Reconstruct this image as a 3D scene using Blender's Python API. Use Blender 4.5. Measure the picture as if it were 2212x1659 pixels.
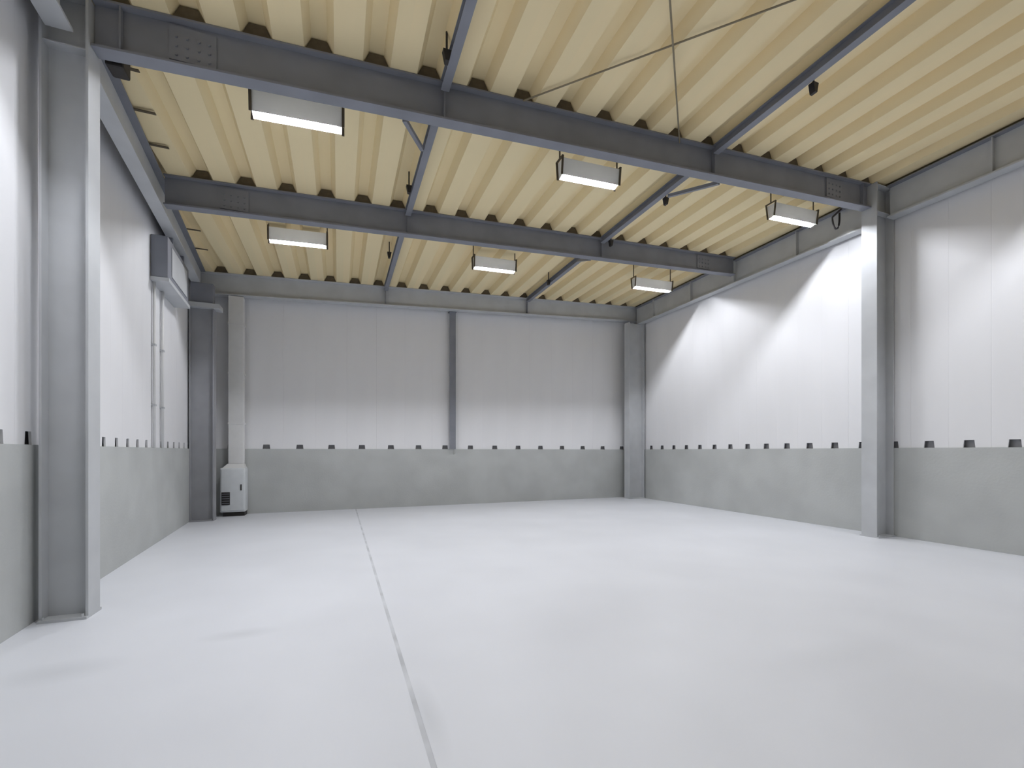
import bpy, bmesh, math, random
from mathutils import Vector, Matrix
random.seed(7)
for o in list(bpy.data.objects):
    bpy.data.objects.remove(o, do_unlink=True)
SC = bpy.context.scene
COL = SC.collection

# ------------------------------------------------------------------ camera
F_PX, V0, YAW = 958.2, 974.8, 0.3731
cam_d = bpy.data.cameras.new('camera')
cam = bpy.data.objects.new('camera', cam_d)
COL.objects.link(cam)
cam.location = (2.5634, -5.2114, 1.55)
cam.rotation_euler = (math.pi / 2, 0, -YAW)
cam_d.sensor_fit = 'HORIZONTAL'
cam_d.sensor_width = 36
cam_d.lens = F_PX / 2212 * 36
cam_d.shift_y = (V0 - 829.5) / 2212
cam_d.clip_start = 0.05
cam_d.clip_end = 200
SC.camera = cam

# ------------------------------------------------------------------ world, exposure
w = bpy.data.worlds.new('world')
SC.world = w
w.use_nodes = True
w.node_tree.nodes['Background'].inputs[0].default_value = (0.55, 0.6, 0.68, 1)
w.node_tree.nodes['Background'].inputs[1].default_value = 0.05
SC.view_settings.view_transform = 'Standard'
SC.view_settings.look = 'None'
SC.view_settings.gamma = 1
SC.view_settings.use_curve_mapping = False
SC.view_settings.exposure = 0.0
SC.cycles.use_light_tree = False
LAMP_POWER = 1420.0   # emission of the tubes

# ------------------------------------------------------------------ the hall's measures
W = 12.0            # clear width
B = 7.41            # back wall
FRONT = -9.5        # wall behind the viewer
HD = 1.61           # top of the concrete dado
K = -0.075          # the left wall runs slightly outwards
def lx(y): return K * y                       # left wall face
DK, DS = 5.80, 0.050
def deck(x): return DK + DS * x          # underside of the roof sheets
def soffit(x): return 5.33 + 0.053 * x        # underside of the cross beams
PITCH = 0.6
VAL, SLP, CRE, DEP = 0.30, 0.07, 0.16, 0.145   # roof fold: valley flat, slope, crest flat, depth
def roof_z(x):
    ax = abs((x - ROOF_X0) % PITCH - PITCH / 2)
    return deck(x) + (DEP if ax < CRE / 2 else DEP * max(0, 1 - (ax - CRE / 2) / SLP))
ROOF_X0 = -0.93

# ------------------------------------------------------------------ materials
def mat(name, col, rough=0.6, metal=0.0, var=0.0, scale=4.0, col2=None, bump=0.0, bscale=40.0, spec=0.5, detail=2.0, stretch=None):
    m = bpy.data.materials.new(name)
    m.use_nodes = True
    nt = m.node_tree
    b = nt.nodes['Principled BSDF']
    b.inputs['Roughness'].default_value = rough
    b.inputs['Metallic'].default_value = metal
    b.inputs['Specular IOR Level'].default_value = spec
    b.inputs['Base Color'].default_value = (*col, 1)
    tc = nt.nodes.new('ShaderNodeTexCoord')
    src = tc.outputs['Object']
    if stretch:
        mp = nt.nodes.new('ShaderNodeMapping')
        mp.inputs['Scale'].default_value = stretch
        nt.links.new(src, mp.inputs['Vector'])
        src = mp.outputs['Vector']
    if var > 0 or col2:
        n = nt.nodes.new('ShaderNodeTexNoise')
        n.inputs['Scale'].default_value = scale
        n.inputs['Detail'].default_value = detail
        nt.links.new(src, n.inputs['Vector'])
        r = nt.nodes.new('ShaderNodeValToRGB')
        r.color_ramp.elements[0].position = 0.35
        r.color_ramp.elements[1].position = 0.65
        c2 = col2 if col2 else tuple(c * (1 - var) for c in col)
        r.color_ramp.elements[0].color = (*c2, 1)
        r.color_ramp.elements[1].color = (*col, 1)
        nt.links.new(n.outputs['Fac'], r.inputs['Fac'])
        nt.links.new(r.outputs['Color'], b.inputs['Base Color'])
    if bump > 0:
        n2 = nt.nodes.new('ShaderNodeTexNoise')
        n2.inputs['Scale'].default_value = bscale
        n2.inputs['Detail'].default_value = 1
        nt.links.new(src, n2.inputs['Vector'])
        bp = nt.nodes.new('ShaderNodeBump')
        bp.inputs['Strength'].default_value = bump
        bp.inputs['Distance'].default_value = 0.01
        nt.links.new(n2.outputs['Fac'], bp.inputs['Height'])
        nt.links.new(bp.outputs['Normal'], b.inputs['Normal'])
    return m

def emit(name, col, strength):
    m = bpy.data.materials.new(name)
    m.use_nodes = True
    b = m.node_tree.nodes['Principled BSDF']
    b.inputs['Base Color'].default_value = (0.9, 0.9, 0.9, 1)
    b.inputs['Emission Color'].default_value = (*col, 1)
    b.inputs['Emission Strength'].default_value = strength
    return m

M = {}
M['floor'] = mat('painted_concrete_floor', (0.785, 0.805, 0.855), 0.42, var=0.05, scale=0.7, spec=0.35)
M['joint'] = mat('floor_joint_filler', (0.68, 0.70, 0.74), 0.8, var=0.25, scale=3)
M['dado'] = mat('grey_concrete', (0.545, 0.56, 0.55), 0.8, var=0.10, scale=1.3, bump=0.2, bscale=25, spec=0.2)
M['clad'] = mat('white_wall_sheet', (0.87, 0.87, 0.885), 0.55, var=0.03, scale=1.5, spec=0.3, stretch=(1, 1, 0.15))
M['back'] = mat('outer_skin', (0.42, 0.42, 0.44), 0.8, var=0.2, scale=3)
M['roof'] = mat('tan_foam_lining', (0.935, 0.775, 0.475), 0.85, scale=0.9, col2=(0.89, 0.76, 0.475), spec=0.15, stretch=(2.0, 0.25, 1))
M['seat'] = mat('dark_bracket_steel', (0.14, 0.11, 0.07), 0.8, var=0.3, scale=8)
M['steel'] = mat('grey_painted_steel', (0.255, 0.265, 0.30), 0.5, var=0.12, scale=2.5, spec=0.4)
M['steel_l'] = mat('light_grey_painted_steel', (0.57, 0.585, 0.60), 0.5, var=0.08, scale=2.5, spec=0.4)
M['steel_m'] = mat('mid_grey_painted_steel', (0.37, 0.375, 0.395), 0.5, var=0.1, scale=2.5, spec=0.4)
M['rod'] = mat('brace_rod_steel', (0.25, 0.21, 0.14), 0.6)
M['dark'] = mat('black_iron', (0.03, 0.026, 0.025), 0.6, var=0.2, scale=10)
M['white'] = mat('white_enamel', (0.82, 0.82, 0.80), 0.45, var=0.02, scale=6)
M['panel'] = mat('light_grey_enamel', (0.78, 0.81, 0.83), 0.45, var=0.05, scale=5)
M['duct'] = mat('pale_grey_plastic', (0.80, 0.80, 0.79), 0.5, var=0.05, scale=4)
M['hood'] = mat('white_acrylic_hood', (0.82, 0.82, 0.80), 0.45, var=0.02, scale=6)
def thin_hood(m, fac):
    nt = m.node_tree
    out = nt.nodes['Material Output']
    tr = nt.nodes.new('ShaderNodeBsdfTranslucent')
    tr.inputs['Color'].default_value = (1.0, 0.97, 0.9, 1)
    mx = nt.nodes.new('ShaderNodeMixShader')
    mx.inputs[0].default_value = fac
    nt.links.new(nt.nodes['Principled BSDF'].outputs[0], mx.inputs[1])
    nt.links.new(tr.outputs[0], mx.inputs[2])
    nt.links.new(mx.outputs[0], out.inputs['Surface'])
thin_hood(M['hood'], 0.09)
M['tube'] = emit('lamp_tube', (0.955, 0.980, 1.045), LAMP_POWER)

# stain with a shape of its own on the floor
def floor_marks():
    nt = M['floor'].node_tree
    b = nt.nodes['Principled BSDF']
    base = b.inputs['Base Color'].links[0].from_socket
    tc = nt.nodes.new('ShaderNodeTexCoord')
    prev = base
    for (x, y, sx, sy, a) in ((1.79, -0.87, 0.34, 0.14, 0.09), (0.75, -1.15, 0.40, 0.22, 0.08), (3.05, -2.6, 0.10, 0.5, 0.10), (6.0, -3.0, 0.8, 0.25, 0.04)):
        mp = nt.nodes.new('ShaderNodeMapping')
        mp.inputs['Location'].default_value = (-x / sx, -y / sy, 0)
        mp.inputs['Scale'].default_value = (1 / sx, 1 / sy, 0.0)
        nt.links.new(tc.outputs['Object'], mp.inputs['Vector'])
        g = nt.nodes.new('ShaderNodeTexGradient')
        g.gradient_type = 'SPHERICAL'
        nt.links.new(mp.outputs['Vector'], g.inputs['Vector'])
        mx = nt.nodes.new('ShaderNodeMath')
        mx.operation = 'MULTIPLY'
        mx.inputs[1].default_value = a * 2
        nt.links.new(g.outputs['Fac'], mx.inputs[0])
        mix = nt.nodes.new('ShaderNodeMix')
        mix.data_type = 'RGBA'
        mix.inputs[7].default_value = (0.28, 0.30, 0.31, 1)
        nt.links.new(mx.outputs[0], mix.inputs[0])
        nt.links.new(prev, mix.inputs[6])
        prev = mix.outputs[2]
    nt.links.new(prev, b.inputs['Base Color'])
floor_marks()

# ------------------------------------------------------------------ helpers
class MB:
    """collects boxes, bars, prisms in world coordinates; build() makes ONE mesh object"""
    def __init__(self):
        self.v, self.f = [], []
    def add(self, vs, fs):
        n = len(self.v)
        self.v += [tuple(p) for p in vs]
        self.f += [tuple(i + n for i in q) for q in fs]
        return self
    def hexa(self, p):
        return self.add(p, [(0, 3, 2, 1), (4, 5, 6, 7), (0, 1, 5, 4), (1, 2, 6, 5), (2, 3, 7, 6), (3, 0, 4, 7)])
    def box(self, x0, x1, y0, y1, z0, z1):
        return self.hexa([(x0, y0, z0), (x1, y0, z0), (x1, y1, z0), (x0, y1, z0), (x0, y0, z1), (x1, y0, z1), (x1, y1, z1), (x0, y1, z1)])
    def bar(self, a, b, wd, ht):
        a, b = Vector(a), Vector(b)
        d = (b - a).normalized()
        up = Vector((0, 0, 1)) if abs(d.z) < 0.95 else Vector((0, 1, 0))
        s = d.cross(up).normalized()
        u = s.cross(d).normalized()
        s, u = s * wd / 2, u * ht / 2
        return self.hexa([a - s - u, a + s - u, b + s - u, b - s - u, a - s + u, a + s + u, b + s + u, b - s + u])
    def tube(self, pts, r, n=8):
        pts = [Vector(p) for p in pts]
        vs, fs = [], []
        for i, p in enumerate(pts):
            d = (pts[min(i + 1, len(pts) - 1)] - pts[max(i - 1, 0)]).normalized()
            up = Vector((0, 0, 1)) if abs(d.z) < 0.9 else Vector((1, 0, 0))
            s = d.cross(up).normalized()
            u = s.cross(d)
            for k in range(n):
                t = 2 * math.pi * k / n
                vs.append(p + (s * math.cos(t) + u * math.sin(t)) * r)
        for i in range(len(pts) - 1):
            for k in range(n):
                fs.append((i * n + k, i * n + (k + 1) % n, (i + 1) * n + (k + 1) % n, (i + 1) * n + k))
        fs.append(tuple(range(n - 1, -1, -1)))
        fs.append(tuple((len(pts) - 1) * n + k for k in range(n)))
        return self.add(vs, fs)
    def prism(self, poly, e):
        """poly: list of 3-d points, e: extrusion vector"""
        n = len(poly)
        e = Vector(e)
        vs = [Vector(p) for p in poly] + [Vector(p) + e for p in poly]
        fs = [tuple(range(n - 1, -1, -1)), tuple(range(n, 2 * n))]
        for i in range(n):
            j = (i + 1) % n
            fs.append((i, j, n + j, n + i))
        return self.add(vs, fs)
    def mesh(self, name, off=(0, 0, 0)):
        off = Vector(off)
        me = bpy.data.meshes.new(name)
        me.from_pydata([tuple(Vector(p) - off) for p in self.v], [], self.f)
        bm = bmesh.new()
        bm.from_mesh(me)
        bmesh.ops.recalc_face_normals(bm, faces=bm.faces)
        bm.to_mesh(me)
        bm.free()
        return me
    def build(self, name, m, parent=None, bevel=0.0, smooth=False):
        off = Vector((0, 0, 0))
        p = parent
        while p is not None:
            off += p.location
            p = p.parent
        me = self.mesh(name, off)
        return link(name, me, m, parent, bevel, smooth)

def link(name, me, m, parent=None, bevel=0.0, smooth=False):
    if m is not None and not me.materials:
        me.materials.append(m)
    o = bpy.data.objects.new(name, me)
    COL.objects.link(o)
    o.parent = parent
    if bevel:
        md = o.modifiers.new('bevel', 'BEVEL')
        md.width = bevel
        md.segments = 2
        md.limit_method = 'ANGLE'
    if smooth:
        for q in me.polygons:
            q.use_smooth = True
    return o

def thing(name, loc, label, cat, group=None, kind='thing'):
    o = bpy.data.objects.new(name, None)
    COL.objects.link(o)
    o.location = loc
    o.empty_display_size = 0.2
    return tag(o, label, cat, group, kind)

def tag(o, label, cat=None, group=None, kind=None):
    o['label'] = label
    if cat: o['category'] = cat
    if group: o['group'] = group
    if kind: o['kind'] = kind
    return o

# ------------------------------------------------------------------ floor
# two concrete bays with a recessed joint at x = 3.0
fl = thing('floor', (0, 0, 0), 'glossy pale grey painted concrete floor of the hall', 'floor', kind='structure')
edges = [-1.2, 2.985, 12.6]
for i in range(2):
    a, b = edges[i] + (0.030 if i else 0), edges[i + 1]
    MB().box(a, b, FRONT - 0.3, B + 0.3, -0.25, 0.0).build('slab', M['floor'], fl)
for x in edges[1:2]:
    MB().box(x, x + 0.030, FRONT - 0.3, B + 0.3, -0.25, -0.0015).build('joint', M['joint'], fl)

# ------------------------------------------------------------------ walls
TH = 0.02
def panel_mesh(name, pw, h0, h1, notch_w=0.15, notch_h=0.12):
    """flat wall sheet with edge folds and an open rib end cut out of its foot; local x along wall, y outwards, z up"""
    g = 0.0006
    c = pw / 2
    nw = notch_w / 2
    poly = [(g, 0, 0), (c - nw, 0, 0), (c - nw + 0.012, 0, notch_h), (c + nw - 0.012, 0, notch_h), (c + nw, 0, 0), (pw - g, 0, 0), (pw - g, 0, h1), (g, 0, h0)]
    b = MB().prism(poly, (0, TH, 0))
    # folded edges
    b.box(g, g + 0.004, TH, TH + 0.04, notch_h, h0).box(pw - g - 0.004, pw - g, TH, TH + 0.04, notch_h, h0)
    return b.mesh(name)

def wall_right():
    r = thing('wall_right', (W, 0, 0), 'right wall of white sheet panels above a grey concrete dado', 'wall', kind='structure')
    MB().box(W, W + 0.35, FRONT, B + 0.35, 0, HD).build('dado', M['dado'], r)
    MB().box(W + 0.11, W + 0.15, FRONT, B + 0.35, HD, 6.5).build('outer_skin', M['back'], r)
    pw = 0.52
    y = -1.76 - pw / 2 - pw * 3
    me = panel_mesh('cladding_panel', pw, 6.37 - HD, 6.37 - HD)
    me.materials.append(M['clad'])
    y0 = y
    while y < B + 0.05:
        o = bpy.data.objects.new('cladding_panel', me)
        COL.objects.link(o)
        o.parent = r
        # local x -> +y of the hall, local y (outwards) -> +x
        o.matrix_local = Matrix(((0, 1, 0, 0.03), (1, 0, 0, y), (0, 0, 1, HD), (0, 0, 0, 1)))
        y += pw
    MB().box(W + 0.03, W + 0.05, FRONT, y0, HD, 6.37).build('cladding_sheet', M['clad'], r)

def wall_left():
    r = thing('wall_left', (0, 0, 0), 'left wall of white sheet panels above a grey concrete dado', 'wall', kind='structure')
    ya, yb = FRONT, B + 0.35
    MB().prism([(lx(ya), ya, 0), (lx(yb), yb, 0), (lx(yb) - 0.35, yb, 0), (lx(ya) - 0.35, ya, 0)], (0, 0, HD)).build('dado', M['dado'], r)
    MB().prism([(lx(ya) - 0.11, ya, HD), (lx(yb) - 0.11, yb, HD), (lx(yb) - 0.15, yb, HD), (lx(ya) - 0.15, ya, HD)], (0, 0, 6.2 - HD)).build('outer_skin', M['back'], r)
    pw = 0.43
    h = 5.80 - HD
    me = panel_mesh('cladding_panel', pw, h, h, 0.12, 0.12)
    me.materials.append(M['clad'])
    L = math.hypot(1, K)
    dx, dy = K / L, 1 / L
    nx, ny = -dy, dx
    y = 0.1 - pw / 2 - pw * 4
    y0 = y
    while y < B + 0.1:
        o = bpy.data.objects.new('cladding_panel', me)
        COL.objects.link(o)
        o.parent = r
        o.matrix_local = Matrix(((dx, nx, 0, lx(y) - 0.03), (dy, ny, 0, y), (0, 0, 1, HD), (0, 0, 0, 1)))
        y += pw / L
    MB().prism([(lx(ya) - 0.03, ya, HD), (lx(y0) - 0.03, y0, HD), (lx(y0) - 0.05, y0, HD), (lx(ya) - 0.05, ya, HD)], (0, 0, h)).build('cladding_sheet', M['clad'], r)

def wall_back():
    r = thing('wall_back', (0, B, 0), 'far end wall of white sheet panels above a grey concrete dado', 'wall', kind='structure')
    MB().box(-0.9, W + 0.35, B, B + 0.35, 0, HD).build('dado', M['dado'], r)
    MB().box(-0.9, W + 0.35, B + 0.11, B + 0.15, HD, 6.5).build('outer_skin', M['back'], r)
    pw = 0.76
    x = 0.877 - pw / 2 - pw * 2
    while x < W:
        h0, h1 = deck(x) - HD - 0.01, deck(x + pw) - HD - 0.01
        me = panel_mesh('cladding_panel', pw, h0, h1, 0.17, 0.11)
        me.materials.append(M['clad'])
        o = bpy.data.objects.new('cladding_panel', me)
        COL.objects.link(o)
        o.parent = r
        o.location = (x, 0.03, HD)
        x += pw

def wall_front():
    r = thing('wall_front', (0, FRONT, 0), 'plain white sheet wall behind the viewer above a concrete dado', 'wall', kind='structure')
    MB().box(-0.4, W + 0.35, FRONT - 0.3, FRONT, 0, HD).build('dado', M['dado'], r)
    MB().hexa([(-0.4, FRONT - 0.06, HD), (W + 0.3, FRONT - 0.06, HD), (W + 0.3, FRONT - 0.03, HD), (-0.4, FRONT - 0.03, HD),
               (-0.4, FRONT - 0.06, deck(-0.4)), (W + 0.3, FRONT - 0.06, deck(W + 0.3)), (W + 0.3, FRONT - 0.03, deck(W + 0.3)), (-0.4, FRONT - 0.03, deck(-0.4))]).build('cladding_sheet', M['clad'], r)

wall_right(); wall_left(); wall_back(); wall_front()

# ------------------------------------------------------------------ roof of folded sheets
def roof():
    r = thing('ceiling', (0, 0, DK), 'underside of the folded sheet roof lined with tan foam', 'ceiling', kind='structure')
    prof = [(0, 0), (VAL / 2, 0), (VAL / 2 + SLP, DEP), (VAL / 2 + SLP + CRE, DEP), (VAL / 2 + 2 * SLP + CRE, 0), (PITCH, 0)]
    lo = [(x, z + DS * x) for x, z in prof]
    hi = [(x, z + 0.015 + DS * x) for x, z in prof]
    n = len(lo)
    vs, fs = [], []
    ys = (FRONT - 0.3, B + 0.3)
    for y in ys:
        vs += [(x, y, z) for x, z in lo] + [(x, y, z) for x, z in hi]
    for i in range(n - 1):
        fs.append((i, i + 1, 2 * n + i + 1, 2 * n + i))
        fs.append((n + i, 3 * n + i, 3 * n + i + 1, n + i + 1))
        for k in (0, 2 * n):
            fs.append((k + i, k + i + 1, k + n + i + 1, k + n + i))
    for i in (0, n - 1):
        fs.append((i, n + i, 3 * n + i, 2 * n + i))
    me = MB().add(vs, fs).mesh('roof_sheet')
    me.materials.append(M['roof'])
    for i in range(22):
        o = bpy.data.objects.new('roof_sheet', me)
        COL.objects.link(o)
        o.parent = r
        x = ROOF_X0 + PITCH * i
        o.location = (x, 0, DS * x)
roof()

# ------------------------------------------------------------------ steel frame
def seats(parent, xs, y, t=0.05):
    """dark zigzag seat brackets between the beam's top and the folds of the roof sheets"""
    g = 0.004
    a, b = CRE / 2 + SLP - 0.012, CRE / 2 - 0.004
    me = MB().prism([(-a, 0, g - DS * a), (a, 0, g + DS * a), (b, 0, DEP - 0.012 + DS * b), (-b, 0, DEP - 0.012 - DS * b)], (0, t, 0)).mesh('seat_bracket')
    me.materials.append(M['seat'])
    for x in xs:
        o = bpy.data.objects.new('seat_bracket', me)
        COL.objects.link(o)
        o.parent = parent
        o.location = Vector((x, y(x), deck(x))) - parent.location
crests = [ROOF_X0 + PITCH * (i + 0.5) for i in range(22)]

def cross_beam(y, x0, x1, wd, label, stiff, zoff=0.0, splice=None, seat_dy=-0.05, m=None, y_end=None):
    m = m or M['steel']
    ya, yb = y, (y if y_end is None else y_end)
    yy = lambda x: ya + (yb - ya) * (x - x0) / (x1 - x0)
    y = (ya + yb) / 2
    t = 0.022
    top = lambda x: deck(x) - 0.004
    bot = lambda x: soffit(x) + zoff
    o = thing('steel_beam', ((x0 + x1) / 2, y, soffit((x0 + x1) / 2) + zoff), label, 'beam', 'cross beams under the roof')
    def slab(za, zb, hw):
        return MB().hexa([(x0, ya - hw, za(x0)), (x1, yb - hw, za(x1)), (x1, yb + hw, za(x1)), (x0, ya + hw, za(x0)),
                          (x0, ya - hw, zb(x0)), (x1, yb - hw, zb(x1)), (x1, yb + hw, zb(x1)), (x0, ya + hw, zb(x0))])
    slab(bot, lambda x: bot(x) + t, wd / 2).build('bottom_flange', m, o)
    slab(lambda x: top(x) - t, top, wd / 2).build('top_flange', m, o)
    slab(lambda x: bot(x) + t, lambda x: top(x) - t, 0.008).build('web', m, o)
    for s in stiff:
        MB().box(s - 0.006, s + 0.006, yy(s) - wd / 2 + 0.008, yy(s) + wd / 2 - 0.008, bot(s) + t, top(s) - t).build('stiffener', M['steel'], o)
    if splice:
        for sx in splice:
            p = MB().box(sx - 0.20, sx + 0.20, yy(sx) - 0.028, yy(sx) - 0.004, bot(sx) + 0.06, top(sx) - 0.06).build('splice_plate', m, o)
            for ix in (-0.14, -0.05, 0.05, 0.14):
                for iz in (0.11, 0.20, 0.29):
                    z = bot(sx) + iz
                    MB().tube([(sx + ix, yy(sx) - 0.044, z), (sx + ix, yy(sx) - 0.026, z)], 0.014, 6).build('bolt', m, p)
    seats(o, [c for c in crests if x0 - 0.1 < c < x1 + 0.1], lambda x: yy(x) + seat_dy)
    return o

BM = {}
BM['near'] = cross_beam(0.17, 0.405, 11.495, 0.155, 'nearest cross beam, grey steel, running between the two big front columns', [0.62, 3.75, 7.9, 11.3], splice=[1.2, 10.6], y_end=-0.06)
BM['mid'] = cross_beam(3.12, 0.07, 11.775, 0.155, 'middle grey steel cross beam, between the nearest beam and the far wall', [3.75, 7.9], splice=[1.0, 10.8])
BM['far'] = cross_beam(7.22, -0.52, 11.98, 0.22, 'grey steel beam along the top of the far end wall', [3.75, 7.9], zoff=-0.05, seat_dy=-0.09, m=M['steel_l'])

def h_column(x_in, x_out, y0, y1, h, label, plates=True, m=None):
    """H section: flanges parallel to the side wall, web across"""
    m = m or M['steel_l']
    s = 1 if x_in > x_out else -1
    t = 0.02
    yc = (y0 + y1) / 2
    o = thing('steel_column', ((x_in + x_out) / 2, yc, 0), label, 'column', 'steel columns along the walls')
    MB().box(*sorted((x_in, x_in - s * t)), y0, y1, 0.025, h).build('inner_flange', m, o)
    MB().box(*sorted((x_out, x_out + s * t)), y0, y1, 0.025, h).build('outer_flange', m, o)
    MB().box(*sorted((x_in - s * t, x_out + s * t)), yc - 0.007, yc + 0.007, 0.025, h).build('web', m, o)
    bp = MB().box(min(x_in, x_out) - 0.0, max(x_in, x_out) + 0.0, y0 - 0.03, y1 + 0.03, 0.0, 0.025).build('base_plate', m, o)
    for ix in (0.1, 0.9):
        for yy in (y0 - 0.012, y1 + 0.012):
            xx = x_in + (x_out - x_in) * ix
            MB().tube([(xx, yy, 0.025), (xx, yy, 0.05)], 0.01, 6).build('anchor_bolt', m, bp)
    if plates:
        for z in (h - 0.02, h - 0.50):
            for ya, yb in ((y0 + 0.01, yc - 0.007), (yc + 0.007, y1 - 0.01)):
                MB().box(*sorted((x_in - s * t, x_out + s * t)), ya, yb, z - 0.012, z).build('stiffener', m, o)
    return o

h_column(0.40, 0.05, 0.06, 0.28, 5.79, 'large grey H-section column in front of the left wall')
h_column(11.5, 11.99, -0.22, 0.03, 6.36, 'grey H-section column in front of the right wall')
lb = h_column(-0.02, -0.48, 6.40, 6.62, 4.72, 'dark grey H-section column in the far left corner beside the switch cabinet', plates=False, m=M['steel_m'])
MB().box(-0.52, 0.10, 6.34, 6.68, 4.72, 4.82).build('cap_plate', M['steel_l'], lb)
MB().box(-0.46, -0.04, 6.42, 6.60, 4.82, 5.275).build('head_post', M['steel'], lb)
h_column(11.36, 11.95, 6.80, 7.08, 5.755, 'grey H-section column in the far right corner of the hall', plates=False)

# eave beams along the two side walls
def eave_right():
    for ya, yb, st, lab in ((0.035, 7.10, (1.5, 3.12, 4.6, 6.2), 'grey eave beam along the right wall from the column to the far corner'),
                            (FRONT + 0.01, -0.225, (-1.6, -3.6), 'grey eave beam along the right wall on the near side of the column')):
        o = thing('eave_beam', (11.88, (ya + yb) / 2, 5.76), lab, 'beam', 'eave beams along the side walls')
        MB().box(11.78, 11.98, ya, yb, 5.76, 5.785).build('bottom_flange', M['steel_l'], o)
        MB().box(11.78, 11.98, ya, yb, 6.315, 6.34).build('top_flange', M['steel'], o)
        MB().box(11.87, 11.885, ya, yb, 5.785, 6.315).build('web', M['steel_l'], o)
        for y in st:
            MB().box(11.79, 11.87, y - 0.006, y + 0.006, 5.785, 6.315).build('stiffener', M['steel_l'], o)
def ex(y): return 0.37 - 0.100 * y
def eave_left():
    o = thing('eave_beam', (ex(3), 3, 5.28), 'long grey eave beam along the top of the left wall', 'beam', 'eave beams along the side walls')
    def seg(xa, xb, z0, z1, name, m, ya, yb):
        MB().prism([(ex(ya) + xa, ya, z0), (ex(yb) + xa, yb, z0), (ex(yb) + xb, yb, z0), (ex(ya) + xb, ya, z0)], (0, 0, z1 - z0)).build(name, m, o)
    ya, yb = 0.29, 7.1
    seg(-0.18, 0.0, 5.28, 5.305, 'bottom_flange', M['steel_l'], ya, yb)
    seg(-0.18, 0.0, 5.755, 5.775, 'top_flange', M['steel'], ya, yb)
    seg(-0.11, -0.095, 5.305, 5.755, 'web', M['steel_l'], ya, yb)
    for y in (0.9, 1.6, 2.3, 4.0, 4.9, 5.8):
        MB().prism([(ex(y) - 0.02, y - 0.02, 5.776), (ex(y) + 0.22, y - 0.02, 5.776), (ex(y) + 0.22, y + 0.02, 5.776), (ex(y) - 0.02, y + 0.02, 5.776)], (0, 0, 0.010)).build('cleat', M['seat'], o)
    MB().box(0.41, 0.56, 0.33, 0.52, 5.38, 5.60).build('end_bracket', M['dark'], o, bevel=0.02)
    # run towards the viewer, in front of the big column
    p = thing('eave_beam', (0.2, -4, 5.28), 'short stretch of grey eave beam above the big left column', 'beam', 'eave beams along the side walls')
    def run(dx0, dx1, z0, z1, name):
        y0, y1 = FRONT + 0.01, 0.055
        MB().prism([(lx(y0) + dx0, y0, z0), (lx(y0) + dx1, y0, z0), (lx(y1) + dx1, y1, z0), (lx(y1) + dx0, y1, z0)], (0, 0, z1 - z0)).build(name, M['steel_l'], p)
    run(0.10, 0.30, 5.40, 5.425, 'bottom_flange')
    run(0.10, 0.30, 5.755, 5.775, 'top_flange')
    run(0.19, 0.205, 5.425, 5.755, 'web')
eave_right(); eave_left()

# longitudinal ties just under the roof sheets, one object for each span between cross beams
def tie(x, y0, y1, label):
    zt = deck(x) - 0.006
    zb = zt - 0.125
    o = thing('tie_beam', (x, (y0 + y1) / 2, zb), label, 'beam', 'slim tie beams between the cross beams')
    MB().box(x - 0.05, x + 0.05, y0, y1, zb, zb + 0.010).build('bottom_flange', M['steel'], o)
    MB().box(x - 0.05, x + 0.05, y0, y1, zt - 0.010, zt).build('top_flange', M['steel'], o)
    MB().box(x - 0.005, x + 0.005, y0, y1, zb + 0.010, zt - 0.010).build('web', M['steel'], o)
spans = [(FRONT + 0.02, -0.05, 'in front of the nearest cross beam'), (0.195, 3.015, 'between the nearest and the middle cross beam'), (3.20, 7.105, 'between the middle cross beam and the far wall')]
near_y = lambda x: 0.17 - 0.23 * (x - 0.405) / 11.09
for x, side in ((3.75, 'left'), (7.9, 'right')):
    spans[0] = (spans[0][0], near_y(x) - 0.080, spans[0][2])
    spans[1] = (near_y(x) + 0.080, 3.04, spans[1][2])
    for y0, y1, wh in spans:
        tie(x, y0, y1, f'{side} slim grey tie beam {wh}')

# fly braces from a beam's lower flange up to a tie
def fly(a, b, label):
    o = MB().bar(a, b, 0.05, 0.05).mesh('fly_brace')
    q = link('fly_brace', o, M['steel'])
    tag(q, label, 'brace', 'short diagonal braces', 'thing')
fly((3.30, 0.205, soffit(3.3) + 0.02), (3.675, 1.15, 5.86), 'short diagonal brace from the nearest beam up to the left tie')
fly((8.15, 0.11, soffit(8.15) + 0.02), (7.97, 1.05, 6.04), 'short diagonal brace from the nearest beam up to the right tie')
fly((7.70, 3.225, soffit(7.7) + 0.02), (7.83, 3.95, 6.04), 'short diagonal brace from the middle beam up to the right tie')

# thin crossed rods under the roof in front of the nearest beam
for a, b, lab in (((4.75, -0.02, 6.00), (7.84, -3.10, 6.13), 'thin roof brace rod running down from the nearest beam to the right tie'),
                  ((7.25, -0.02, 6.10), (3.81, -3.55, 5.93), 'thin roof brace rod crossing the other one towards the left tie')):
    zoff = 0.0 if b[0] > 5 else -0.03
    q = MB().tube([a, (b[0], b[1], b[2] + zoff)], 0.010, 6).build('brace_rod', M['rod'])
    tag(q, lab, 'brace rod', 'crossed roof brace rods', 'thing')

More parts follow.
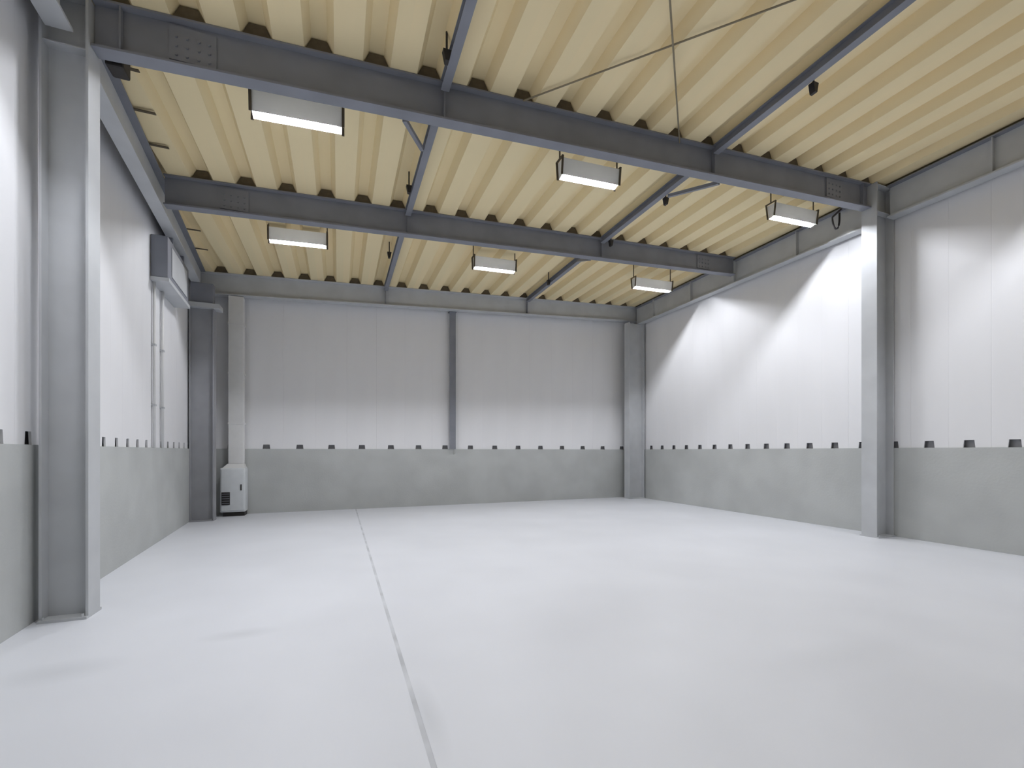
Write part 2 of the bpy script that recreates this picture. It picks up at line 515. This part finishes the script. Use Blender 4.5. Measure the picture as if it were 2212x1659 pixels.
# small dark clamps hanging at the ties
def clamp(x, y, z, zt, label):
    o = thing('hanging_clamp', (x, y, z), label, 'clamp', 'small dark clamps at the tie beams')
    MB().prism([(x - 0.045, y, z + 0.07), (x - 0.02, y, z - 0.05), (x + 0.02, y, z - 0.05), (x + 0.045, y, z + 0.07)], (0, 0.07, 0)).build('jaw', M['dark'], o)
    MB().tube([(x, y + 0.035, z + 0.07), (x, y + 0.035, zt)], 0.012, 6).build('stem', M['dark'], o)
CL = [(3.66, -0.50, 'on the left tie just in front of the nearest beam'), (3.64, 2.13, 'on the left tie just before the middle beam'),
      (3.60, 4.75, 'on the left tie beyond the middle beam'), (8.06, -1.48, 'on the right tie in front of the nearest beam'),
      (8.06, 1.19, 'on the right tie just beyond the nearest beam'), (8.06, 2.92, 'on the right tie touching the middle beam'), (7.775, 5.4, 'on the right tie near the far wall')]
for x, y, t in CL:
    z = deck(x) - 0.14
    clamp(x, y, z - 0.02, roof_z(x) - 0.001, 'small dark clamp hanging ' + t)

# slender post in the middle of the far wall
p = thing('wall_post', (5.63, 7.30, HD), 'slender grey post in the middle of the far end wall', 'post')
zt = soffit(5.63) - 0.075
MB().box(5.54, 5.72, 7.30, 7.31, HD + 0.001, zt).build('flange', M['steel'], p)
MB().box(5.625, 5.635, 7.31, 7.415, HD + 0.001, zt).build('web', M['steel'], p)
MB().box(5.52, 5.74, 7.29, 7.43, zt, zt + 0.012).build('top_plate', M['steel'], p)

# ------------------------------------------------------------------ lamps
def lamp(xa, xb, y, za, zb, label):
    """white trough lamp: hood with sloping sides, closed ends, tube deep inside, stirrups and rods up to the roof"""
    xm, zm = (xa + xb) / 2, (za + zb) / 2
    L = xb - xa
    k = (zb - za) / L
    o = thing('trough_lamp', (xm, y, zm), label, 'lamp', 'white trough lamps hung under the roof')
    zz = lambda x: za + k * (x - xa)
    H, wb, wt, t = 0.25, 0.052, 0.085, 0.005
    NEAR = 0.022                                  # the side towards the entrance ends higher
    nb = wt + (wb - wt) * (1 - NEAR / H)
    def side(s):
        if s > 0:
            sec = [(wb, 0), (wt, H), (wt - t, H), (wb - t, 0)]
        else:
            sec = [(-nb, NEAR), (-wt, H), (-wt + t, H), (-nb + t, NEAR)]
        return MB().add([(x, y + q, zz(x) + h) for x in (xa, xb) for q, h in sec],
                        [(0, 1, 2, 3), (7, 6, 5, 4), (0, 4, 5, 1), (1, 5, 6, 2), (2, 6, 7, 3), (3, 7, 4, 0)])
    side(-1).build('reflector', M['hood'], o)
    side(1).build('reflector', M['hood'], o)
    MB().add([(x, y + q, zz(x) + h) for x in (xa, xb) for q, h in ((-wt, H - t), (wt, H - t), (wt, H), (-wt, H))],
             [(0, 1, 2, 3), (7, 6, 5, 4), (0, 4, 5, 1), (1, 5, 6, 2), (2, 6, 7, 3), (3, 7, 4, 0)]).build('spine', M['white'], o)
    for x, d in ((xa, -0.006), (xb, 0.006)):
        MB().prism([(x, y - nb, zz(x) + NEAR), (x, y + wb, zz(x)), (x, y + wt, zz(x) + H), (x, y - wt, zz(x) + H)], (d, 0, 0)).build('end_plate', M['white'], o)
        xs = x + 3 * d
        st = MB().bar((xs, y - nb - 0.012, zz(x) + NEAR - 0.01), (xs, y - wt - 0.012, zz(x) + H + 0.02), 0.03, 0.012)
        st.bar((xs, y + wb + 0.012, zz(x) - 0.004), (xs, y + wt + 0.012, zz(x) + H + 0.02), 0.03, 0.012)
        st.bar((xs, y - wt - 0.02, zz(x) + H + 0.02), (xs, y + wt + 0.02, zz(x) + H + 0.02), 0.03, 0.012)
        hs = st.build('hanger', M['seat'], o)
        ztop = roof_z(xs)
        if ztop > zz(x) + H + 0.03:
            MB().tube([(xs, y, zz(x) + H + 0.02), (xs, y, ztop - 0.004)], 0.012, 6).build('rod', M['seat'], hs)
    xi0, xi1 = xa + 0.05, xb - 0.05
    ht = 0.049
    MB().tube([(xi0, y, zz(xi0) + ht), (xi1, y, zz(xi1) + ht)], 0.007, 8).build('tube', M['tube'], o, smooth=True)
    return o
lamp(1.65, 2.60, 0.62, 5.405, 5.470, 'leftmost lamp of the near row, just beyond the nearest beam')
lamp(5.62, 6.58, 0.62, 5.585, 5.635, 'middle lamp of the near row, just beyond the nearest beam')
lamp(9.95, 11.05, 0.62, 5.820, 5.870, 'rightmost lamp of the near row, close to the right column')
lamp(1.35, 2.34, 4.30, 5.525, 5.575, 'leftmost lamp of the far row, beyond the middle beam')
lamp(5.38, 6.34, 4.30, 5.625, 5.660, 'middle lamp of the far row, beyond the middle beam')
lamp(9.67, 10.82, 4.30, 5.765, 5.800, 'rightmost lamp of the far row, close to the right eave beam')
for y, rw in ((-3.1, 'above the viewer'),):
    for xa, nm, y in ((1.2, 'left', -1.3), (10.0, 'right', -3.1)):
        lamp(xa, xa + 1.0, y, deck(xa) - 0.42, deck(xa + 1) - 0.42, f'{nm} lamp of the row {rw}, outside the picture')

# ------------------------------------------------------------------ fittings in the far left corner
def cabinet():
    o = thing('switch_cabinet', (0.22, 7.2, 0), 'light grey steel switch cabinet on a dark plinth in the far left corner', 'cabinet')
    MB().box(0.02, 0.46, 7.08, 7.40, 0.0, 0.10).build('plinth', M['dark'], o)
    MB().box(-0.04, 0.48, 7.04, 7.40, 0.10, 1.15).build('body', M['panel'], o, bevel=0.02)
    d = MB().box(-0.01, 0.45, 7.02, 7.04, 0.14, 1.11).build('door', M['panel'], o, bevel=0.006)
    MB().box(0.39, 0.41, 6.995, 7.02, 0.62, 0.76).build('handle', M['dark'], d)
    v = MB().box(0.0, 0.17, 7.008, 7.02, 0.28, 0.58).build('vent', M['dark'], d)
    for i in range(5):
        MB().box(0.01, 0.16, 6.998, 7.008, 0.31 + i * 0.055, 0.325 + i * 0.055).build('slat', M['steel'], d)
    MB().hexa([(0.0, 7.07, 1.15), (0.46, 7.07, 1.15), (0.46, 7.38, 1.15), (0.0, 7.38, 1.15), (0.10, 7.12, 1.25), (0.43, 7.12, 1.25), (0.43, 7.34, 1.25), (0.10, 7.34, 1.25)]).build('hood', M['duct'], o)
    q = thing('cable_duct', (0.27, 7.25, 1.25), 'pale grey upright duct rising from the switch cabinet to the beam', 'duct')
    MB().box(0.11, 0.43, 7.13, 7.33, 1.252, soffit(0.2) - 0.06).build('casing', M['duct'], q, bevel=0.01)
    for z in (2.2, 3.4, 4.6):
        MB().box(0.10, 0.44, 7.12, 7.40, z, z + 0.05).build('strap', M['duct'], q)
cabinet()

def junction():
    o = thing('junction_box', (-0.22, 4.48, 4.36), 'grey steel box under the left eave beam with a pale lower edge', 'box')
    def skew(dx0, dx1, y0, y1, z0, z1):
        return MB().prism([(lx(y0) + dx0, y0, z0), (lx(y0) + dx1, y0, z0), (lx(y1) + dx1, y1, z0), (lx(y1) + dx0, y1, z0)], (0, 0, z1 - z0))
    skew(-0.025, 0.21, 3.72, 5.25, 4.42, 5.12).build('body', M['steel'], o, bevel=0.01)
    skew(-0.025, 0.23, 3.70, 5.27, 4.36, 4.42).build('bottom_tray', M['steel_l'], o)
    skew(0.21, 0.222, 3.95, 5.05, 4.52, 5.02).build('cover', M['steel_l'], o, bevel=0.004)
    for y in (4.2, 5.0):
        skew(0.12, 0.18, y - 0.03, y + 0.03, 5.12, 5.279).build('hanger', M['steel'], o)
    for y, lab in ((3.80, 'thin pale conduit running down the left wall, nearer one of two'), (4.30, 'thin pale conduit running down the left wall, farther one of two')):
        x = lx(y) + 0.005
        q = thing('conduit', (x, y, HD), lab, 'conduit', 'conduits on the left wall')
        MB().tube([(x, y, HD + 0.001), (x, y, 4.358)], 0.022, 8).build('pipe', M['duct'], q, smooth=True)
        for z in (2.3, 3.3):
            MB().box(x - 0.035, x + 0.025, y - 0.035, y + 0.035, z, z + 0.03).build('saddle', M['steel_l'], q)
junction()

# dark cable loop under the right end of the nearest beam
pts = []
for i in range(11):
    t = math.pi * i / 10
    pts.append((11.22 + 0.10 * math.cos(t), 0.30, soffit(11.2) - 0.02 - 0.20 * math.sin(t)))
pts = [(11.32, 0.30, soffit(11.2) + 0.10)] + pts + [(11.12, 0.14, soffit(11.1) + 0.06)]
q = MB().tube(pts, 0.018, 6).build('cable_loop', M['dark'], smooth=True)
tag(q, 'dark cable loop hanging at the right end of the nearest beam', 'cable', kind='thing')
